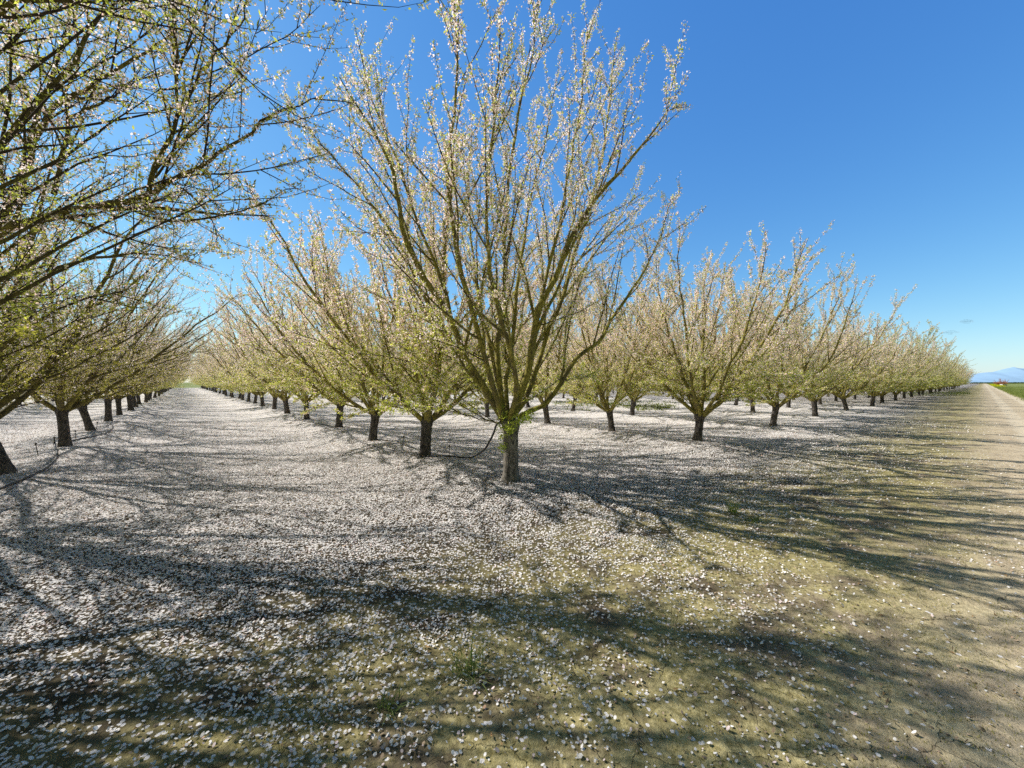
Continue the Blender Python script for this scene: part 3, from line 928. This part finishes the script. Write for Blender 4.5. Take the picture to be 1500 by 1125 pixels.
tuft(684, 982, 58, 0.23, 0.055, 'largest green grass tuft, on petal-strewn soil nearest the viewer', 1, 1.05)
tuft(574, 1040, 34, 0.13, 0.03, 'small grass tuft in front of the largest tuft', 2, 0.95)
tuft(1074, 752, 60, 0.24, 0.03, 'upright grass tuft in the shadow fan of the big tree', 3, 0.4)
tuft(1104, 764, 80, 0.10, 0.055, 'low flat grass patch beside the upright tuft', 4, 0.8)

rg = np.random.RandomState(8)
cen = []
for (px0, px1, py0, py1, n_) in ((815, 985, 588, 602, 420), (1330, 1420, 569, 580, 700), (300, 330, 566, 569, 120), (255, 282, 562.6, 564, 200), (700, 730, 597, 602, 60), (1020, 1120, 585, 592, 140)):
    for _ in range(n_):
        py = rg.uniform(py0, py1); px = rg.uniform(px0, px1)
        d = F * H / (py - HY); x = (px - 750) * d / F
        if fbm(np.array([x * .35]), np.array([d * .35]), 2)[0] > 0.45:
            cen.append([x, d, gz(x, d)])
v, f, c = blades(cen, 9, 0.26, 0.28, 9, (0.10, 0.14, 0.035), (0.26, 0.29, 0.10), wid=0.02, bend=0.9, segs=2)
tag(obj('weeds', mesh_from('weeds', v, [f], [M_GRASS], colors=c)), 'low green weeds in patches under the far trees', 'weeds', kind='stuff')
cen = []
for _ in range(9000):
    s_ = 14 + 230 * rg.rand() ** 1.6; r_ = -2.75 - 26 * rg.rand() ** 2
    x, y = rs_xy(r_, s_)
    if y > 5 and x < 1.35 * y and fbm(np.array([x * .3]), np.array([y * .3]), 2)[0] > 0.4:
        cen.append([x, y, gz(x, y)])
v, f, c = blades(cen, 9, 0.24, 0.22, 10, (0.15, 0.21, 0.06), (0.36, 0.39, 0.15), wid=0.018, bend=0.8, segs=2)
tag(obj('field_grass', mesh_from('field_grass', v, [f], [M_GRASS], colors=c)), 'green grass verge and field beside the dirt track', 'grass', kind='stuff')
cen = []
for _ in range(2600):
    px = rg.uniform(1436, 1466); d = rg.uniform(150, 290)
    if px > 1452 and d < 190 and rg.rand() < .3: continue
    x = (px - 750) * d / F
    r_, s_ = xy_rs(x, d)
    if r_ > -3.5: continue
    cen.append([x, d, gz(x, d)])
v, f, c = blades(cen, 8, 0.6, 0.5, 12, (0.50, 0.52, 0.03), (0.70, 0.66, 0.04), wid=0.10, bend=0.6, segs=2)
tag(obj('mustard_flowers', mesh_from('mustard_flowers', v, [f], [M_GRASS], colors=c)), 'yellow mustard flowers in the green field beyond the track', 'flowers', kind='stuff')

# clods of soil, bits of twig and dead leaf lying about
rg = np.random.RandomState(19)
def scatter(N, y0, y1, rlo, rhi):
    y = np.sqrt(rg.rand(N) * (y1 * y1 - y0 * y0) + y0 * y0); x = (rg.rand(N) * 2 - 1) * 1.45 * y
    r_, s_ = xy_rs(x, y); k = (r_ > rlo) & (r_ < rhi)
    return x[k], y[k]


ico = np.array([[0, 0, 1], [.9, 0, .35], [.28, .85, .4], [-.72, .53, .3], [-.7, -.5, .4], [.3, -.85, .35], [0, 0, -.5]])
icf = np.array([[0, 1, 2], [0, 2, 3], [0, 3, 4], [0, 4, 5], [0, 5, 1], [6, 2, 1], [6, 3, 2], [6, 4, 3], [6, 5, 4], [6, 1, 5]])
x, y = scatter(16000, 1.3, 8.0, -3.0, 5.5)
nz = fbm(x * 1.7 + 4, y * 1.7 + 9, 2); k = nz > 0.46; x, y = x[k], y[k]; N = len(x)
P = ico[None] * (1 + rg.normal(size=(N, 7, 3)) * 0.22) * (0.003 + 0.013 * rg.rand(N) ** 4)[:, None, None]
P[:, :, 2] *= 0.7
P += np.stack([x, y, ground_z(x, y)], 1)[:, None]
tag(obj('soil_clods', mesh_from('soil_clods', P.reshape(-1, 3), [(icf[None] + (np.arange(N) * 7)[:, None, None]).reshape(-1, 3)], [plain_mat('clod', (0.23, 0.185, 0.13), 0.95, 0.4, 6)], smooth=False)), 'small crumbs of dry soil on the ground', 'soil', kind='stuff')
x, y = scatter(5200, 1.3, 11.0, -1.5, 30)
for k_, n_ in [(0, i_) for i_ in range(5)] + [(-1, 2), (-1, 3), (-1, 4), (1, 0), (1, 1), (2, 0)]:
    b_ = tree_base(k_, n_) if (k_, n_) != (0, 0) else hb
    q_ = rg.normal(size=(420, 2)) * np.array([0.42, 0.42]); x = np.concatenate([x, b_[0] + q_[:, 0]]); y = np.concatenate([y, b_[1] + q_[:, 1]])
N = len(x)
az = rg.rand(N) * 6.28; L = rg.uniform(0.02, 0.13, N) * (0.4 + rg.rand(N)); w_ = rg.uniform(0.0012, 0.0030, N)
lf = rg.rand(N) < 0.55; L[lf] = rg.uniform(0.015, 0.04, lf.sum()); w_[lf] = L[lf] * 0.2
d = np.stack([np.cos(az), np.sin(az)], 1); z = ground_z(x, y) + 0.008
kz = rg.normal(size=N) * 0.008
Pv = []
for a_, b_, h_ in ((-1, 0, 0), (0, 1, .5), (1, 0, 1), (0, -1, .5)):
    Pv.append(np.stack([x + d[:, 0] * L * .5 * a_ - d[:, 1] * w_ * b_, y + d[:, 1] * L * .5 * a_ + d[:, 0] * w_ * b_, z + kz * (abs(a_)) + 0.004 * abs(b_)], 1))
Pv = np.stack(Pv, 1)
cc = np.where(lf[:, None], np.array([0.34, 0.22, 0.11]), np.array([0.12, 0.085, 0.06])) * rg.uniform(0.6, 1.3, N)[:, None]
tag(obj('dead_leaf_litter', mesh_from('dead_leaf_litter', Pv.reshape(-1, 3), [np.arange(N * 4).reshape(N, 4)], [M_PETAL], colors=np.repeat(cc, 4, 0), smooth=False)), 'dead leaves and twig bits scattered on the soil', 'litter', kind='stuff')

# short moss and seedling fuzz on the bare headland
x, y = scatter(150000, 1.3, 7.5, -1.0, 2.6)
k = (0.5 * fbm(x * 0.9 + 2, y * 0.9 + 6, 3) + 0.5 * fbm(x * 3.7 + 2, y * 3.7 + 6, 2)) > 0.50
x, y = x[k], y[k]
v, f, c = blades(np.stack([x, y, ground_z(x, y)], 1), 1, 0.013, 0.004, 77, (0.20, 0.19, 0.055), (0.50, 0.47, 0.18), wid=0.0022, bend=0.9, segs=1)
tag(obj('moss_fuzz', mesh_from('moss_fuzz', v, [f], [M_GRASS], colors=c)), 'short yellow-green moss on the bare soil', 'moss', kind='stuff')

# far reddish tree in the field, with a small white box at its foot
pt = pix(1466, 565, 190.0); pt[2] = gz(pt[0], pt[1])
red = make_tree(91, n_limbs=7, l2n=8, low=6, dens=0.8, sp=0.035, elem=5.0, leafy=0.5, tilt=(45, 70), end=(30, 60), length=(2.6, 3.6), th=0.6)
red.leaves = (red.leaves[0], red.leaves[1], red.leaves[2] * np.array([1.1, 0.5, 0.6]))
red.blossoms = (red.blossoms[0], red.blossoms[1], red.blossoms[2] * np.array([0.66, 0.46, 0.44]))
rt = build_tree(tree_meshes(red), 'reddish_tree', loc=pt, sc=0.85)
tag(rt, 'small reddish tree alone in the green field beside the mustard flowers', 'tree')


def box_mesh(name, x, y, z0, z1, mat, bev=0.02):
    import bmesh
    bm = bmesh.new(); bmesh.ops.create_cube(bm, size=1)
    for v in bm.verts:
        v.co.x *= x; v.co.y *= y; v.co.z = z0 + (v.co.z + .5) * (z1 - z0)
    bmesh.ops.bevel(bm, geom=bm.edges[:], offset=bev, segments=2, affect='EDGES')
    me = bpy.data.meshes.new(name); bm.to_mesh(me); bm.free(); me.materials.append(mat)
    return me


pb = pix(1470, 565, 184.0); pb[2] = gz(pb[0], pb[1])
bx = bpy.data.objects.new('white_box', None); col.objects.link(bx); bx.location = pb
obj('body', box_mesh('body', 2.2, 1.0, 0.0, 0.75, M_WHITE), bx); obj('lid', box_mesh('lid', 2.3, 1.1, 0.752, 0.85, M_WHITE), bx)
tag(bx, 'low white box at the foot of the reddish field tree', 'box')

# dark green belt on the horizon
cen = []
for _ in range(3500):
    px = rg.uniform(1425, 1900); d = rg.uniform(520, 700)
    if px > 1620 and rg.rand() < .3: continue
    x = (px - 750) * d / F; cen.append([x, d, -1.0])
v, f, c = blades(cen, 6, 3.2, 2.0, 14, (0.05, 0.085, 0.04), (0.11, 0.15, 0.07), wid=0.9, bend=0.7, segs=2)
tag(obj('hedge_belt', mesh_from('hedge_belt', v, [f], [M_GRASS], colors=c)), 'dark green belt of far trees along the horizon', 'trees', kind='stuff')

# ------------------------------------------------------------------ hills
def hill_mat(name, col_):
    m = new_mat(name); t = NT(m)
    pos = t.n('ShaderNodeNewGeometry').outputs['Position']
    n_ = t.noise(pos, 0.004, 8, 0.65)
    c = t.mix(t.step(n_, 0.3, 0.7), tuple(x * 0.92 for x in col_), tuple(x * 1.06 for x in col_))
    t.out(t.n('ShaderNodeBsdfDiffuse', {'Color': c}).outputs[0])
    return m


def hills(name, D, prof, mat, seed):
    rng = np.random.RandomState(seed)
    xs = np.linspace(prof[0][0], prof[-1][0], 220)
    hs = np.interp(xs, [p[0] for p in prof], [p[1] for p in prof]) + (fbm(xs * 0.03, xs * 0 + seed, 4) - 0.5) * 2.0
    hs = np.maximum(hs, 0.2)
    rows = []
    for j, (fz, dd) in enumerate(((-0.2, -900), (0.35, -520), (0.75, -200), (1.0, 0), (0.4, 700), (-0.3, 1500))):
        rows.append(np.stack([(xs - 750) / F * D + dd * 0.4, np.full_like(xs, D + dd), hs / F * D * fz + (fbm(xs * .05 + j * 9, xs * 0 + j, 3) - .5) * 25 * (0 < fz < 1)], 1))
    V = np.concatenate(rows); nx = len(xs)
    ii = np.arange(len(V)).reshape(len(rows), nx)
    Q = np.stack([ii[:-1, :-1], ii[:-1, 1:], ii[1:, 1:], ii[1:, :-1]], -1).reshape(-1, 4)
    tag(obj(name, mesh_from(name, V, [Q], [mat])), kind='structure')


hills('hills', 7000, [(1270, 1), (1360, 5), (1420, 11), (1440, 13.5), (1455, 15), (1468, 19), (1478, 21.5), (1484, 23), (1492, 21), (1510, 20), (1560, 25), (1640, 17), (1800, 20), (2000, 6)], hill_mat('hazy_hill', (0.36, 0.56, 0.80)), 4)  # distance haze is painted into the pale blue hill colour

# two faint shreds of cloud low in the sky
mc = new_mat('cloud'); t = NT(mc)
fc = t.n('ShaderNodeLayerWeight', {'Blend': 0.5}).outputs['Facing']
co_ = t.n('ShaderNodeTexCoord').outputs['Object']
nz = t.noise(co_, 0.02, 4, 0.6)
al = t.math('MULTIPLY', t.math('POWER', t.math('SUBTRACT', 1.0, fc), 1.6), t.math('MULTIPLY', t.step(nz, 0.3, 0.65), 0.30))
t.out(t.n('ShaderNodeMixShader', {0: al, 1: t.n('ShaderNodeBsdfTransparent').outputs[0], 2: t.n('ShaderNodeBsdfDiffuse', {'Color': (0.5, 0.58, 0.66, 1)}).outputs[0]}).outputs[0])


def cloud(px, py, w_, h_, seed):
    p = pix(px, py, 6000.0)
    th_, ph_ = np.meshgrid(np.linspace(0.02, math.pi - 0.02, 22), np.linspace(0, 2 * math.pi, 40, endpoint=False), indexing='ij')
    lump = 1 + 0.5 * (fbm(ph_ * 2.2 + seed, th_ * 2.2, 3) - 0.5)
    V = np.stack([np.sin(th_) * np.cos(ph_) * w_ * lump, np.sin(th_) * np.sin(ph_) * w_ * 0.5 * lump, np.cos(th_) * h_ * lump], -1).reshape(-1, 3)
    ii = np.arange(22 * 40).reshape(22, 40)
    Q = np.stack([ii[:-1], np.roll(ii, -1, 1)[:-1], np.roll(ii, -1, 1)[1:], ii[1:]], -1).reshape(-1, 4)
    tag(obj('cloud', mesh_from('cloud', V, [Q], [mc]), loc=p), kind='structure')


cloud(1391, 487, 130, 26, 1); cloud(1415, 471, 100, 28, 5)

# ------------------------------------------------------------------ light, sky, camera
EL = radians(43)
to_sun = Vector((-0.956 * math.cos(EL), 0.292 * math.cos(EL), math.sin(EL)))
ld = bpy.data.lights.new('sun', 'SUN'); ld.energy = 5.0; ld.angle = radians(0.5); ld.color = (1.0, 0.945, 0.865)
lo = bpy.data.objects.new('sun', ld); col.objects.link(lo)
lo.rotation_euler = (-to_sun).to_track_quat('-Z', 'Y').to_euler()

w = bpy.data.worlds.new('World'); scene.world = w; w.use_nodes = True
nt = w.node_tree; nt.nodes.clear()
sky = nt.nodes.new('ShaderNodeTexSky'); sky.sky_type = 'NISHITA'; sky.sun_disc = False
sky.sun_elevation = EL; sky.sun_rotation = math.atan2(-0.956, 0.292) % (2 * math.pi)
sky.air_density = 1.0; sky.dust_density = 0.3; sky.ozone_density = 2.0
SK = 0.13
hs = nt.nodes.new('ShaderNodeHueSaturation'); hs.inputs['Saturation'].default_value = 1.15
sep = nt.nodes.new('ShaderNodeSeparateColor'); cmb = nt.nodes.new('ShaderNodeCombineColor')
nt.links.new(sky.outputs[0], hs.inputs['Color']); nt.links.new(hs.outputs[0], sep.inputs[0])
# colour response of the clear, deep blue sky: value = a * (sky * strength) ** g / strength, per channel
for c_, (a_, g_) in enumerate(((0.84, 1.0), (1.0, 0.80), (1.08, 0.48))):
    m1 = nt.nodes.new('ShaderNodeMath'); m1.operation = 'MULTIPLY'; m1.inputs[1].default_value = SK
    m2 = nt.nodes.new('ShaderNodeMath'); m2.operation = 'POWER'; m2.inputs[1].default_value = g_
    m3 = nt.nodes.new('ShaderNodeMath'); m3.operation = 'MULTIPLY'; m3.inputs[1].default_value = a_ / SK
    nt.links.new(sep.outputs[c_], m1.inputs[0]); nt.links.new(m1.outputs[0], m2.inputs[0]); nt.links.new(m2.outputs[0], m3.inputs[0]); nt.links.new(m3.outputs[0], cmb.inputs[c_])
bg = nt.nodes.new('ShaderNodeBackground'); bg.inputs[1].default_value = SK
ow = nt.nodes.new('ShaderNodeOutputWorld')
# made-up dimming and warm tint of the sky out of view, cuts blue fill
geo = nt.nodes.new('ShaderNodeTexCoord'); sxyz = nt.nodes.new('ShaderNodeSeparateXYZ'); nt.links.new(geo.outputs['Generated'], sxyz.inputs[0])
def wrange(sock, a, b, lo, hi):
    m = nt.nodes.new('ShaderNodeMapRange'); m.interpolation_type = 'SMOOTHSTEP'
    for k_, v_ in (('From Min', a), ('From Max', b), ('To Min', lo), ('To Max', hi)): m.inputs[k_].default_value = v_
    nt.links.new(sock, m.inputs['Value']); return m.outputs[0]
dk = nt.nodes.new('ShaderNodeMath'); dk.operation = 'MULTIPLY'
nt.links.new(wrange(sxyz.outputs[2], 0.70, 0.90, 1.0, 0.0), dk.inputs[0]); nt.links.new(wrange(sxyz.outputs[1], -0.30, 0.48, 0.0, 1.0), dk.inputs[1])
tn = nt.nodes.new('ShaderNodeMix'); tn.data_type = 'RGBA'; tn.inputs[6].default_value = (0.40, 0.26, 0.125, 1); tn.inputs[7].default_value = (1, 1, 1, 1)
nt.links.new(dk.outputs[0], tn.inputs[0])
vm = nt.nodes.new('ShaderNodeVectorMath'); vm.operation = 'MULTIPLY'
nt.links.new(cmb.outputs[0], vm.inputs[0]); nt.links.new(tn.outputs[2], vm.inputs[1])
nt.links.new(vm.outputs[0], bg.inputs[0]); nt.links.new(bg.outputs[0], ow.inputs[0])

cam = bpy.data.cameras.new('camera'); cam.sensor_width = 36; cam.lens = 36 * F / 1500; cam.clip_start = 0.05; cam.clip_end = 30000
co = bpy.data.objects.new('camera', cam); col.objects.link(co)
co.location = (0, 0, H); co.rotation_euler = (radians(90) - math.atan((562.5 - HY) / F), 0, 0)
scene.camera = co

scene.view_settings.view_transform = 'Standard'; scene.view_settings.look = 'None'; scene.view_settings.exposure = 0; scene.view_settings.gamma = 1
scene.render.engine = 'CYCLES'
scene.cycles.max_bounces = 7; scene.cycles.diffuse_bounces = 4; scene.cycles.glossy_bounces = 2; scene.cycles.transmission_bounces = 4; scene.cycles.transparent_max_bounces = 4
scene.cycles.use_denoising = False
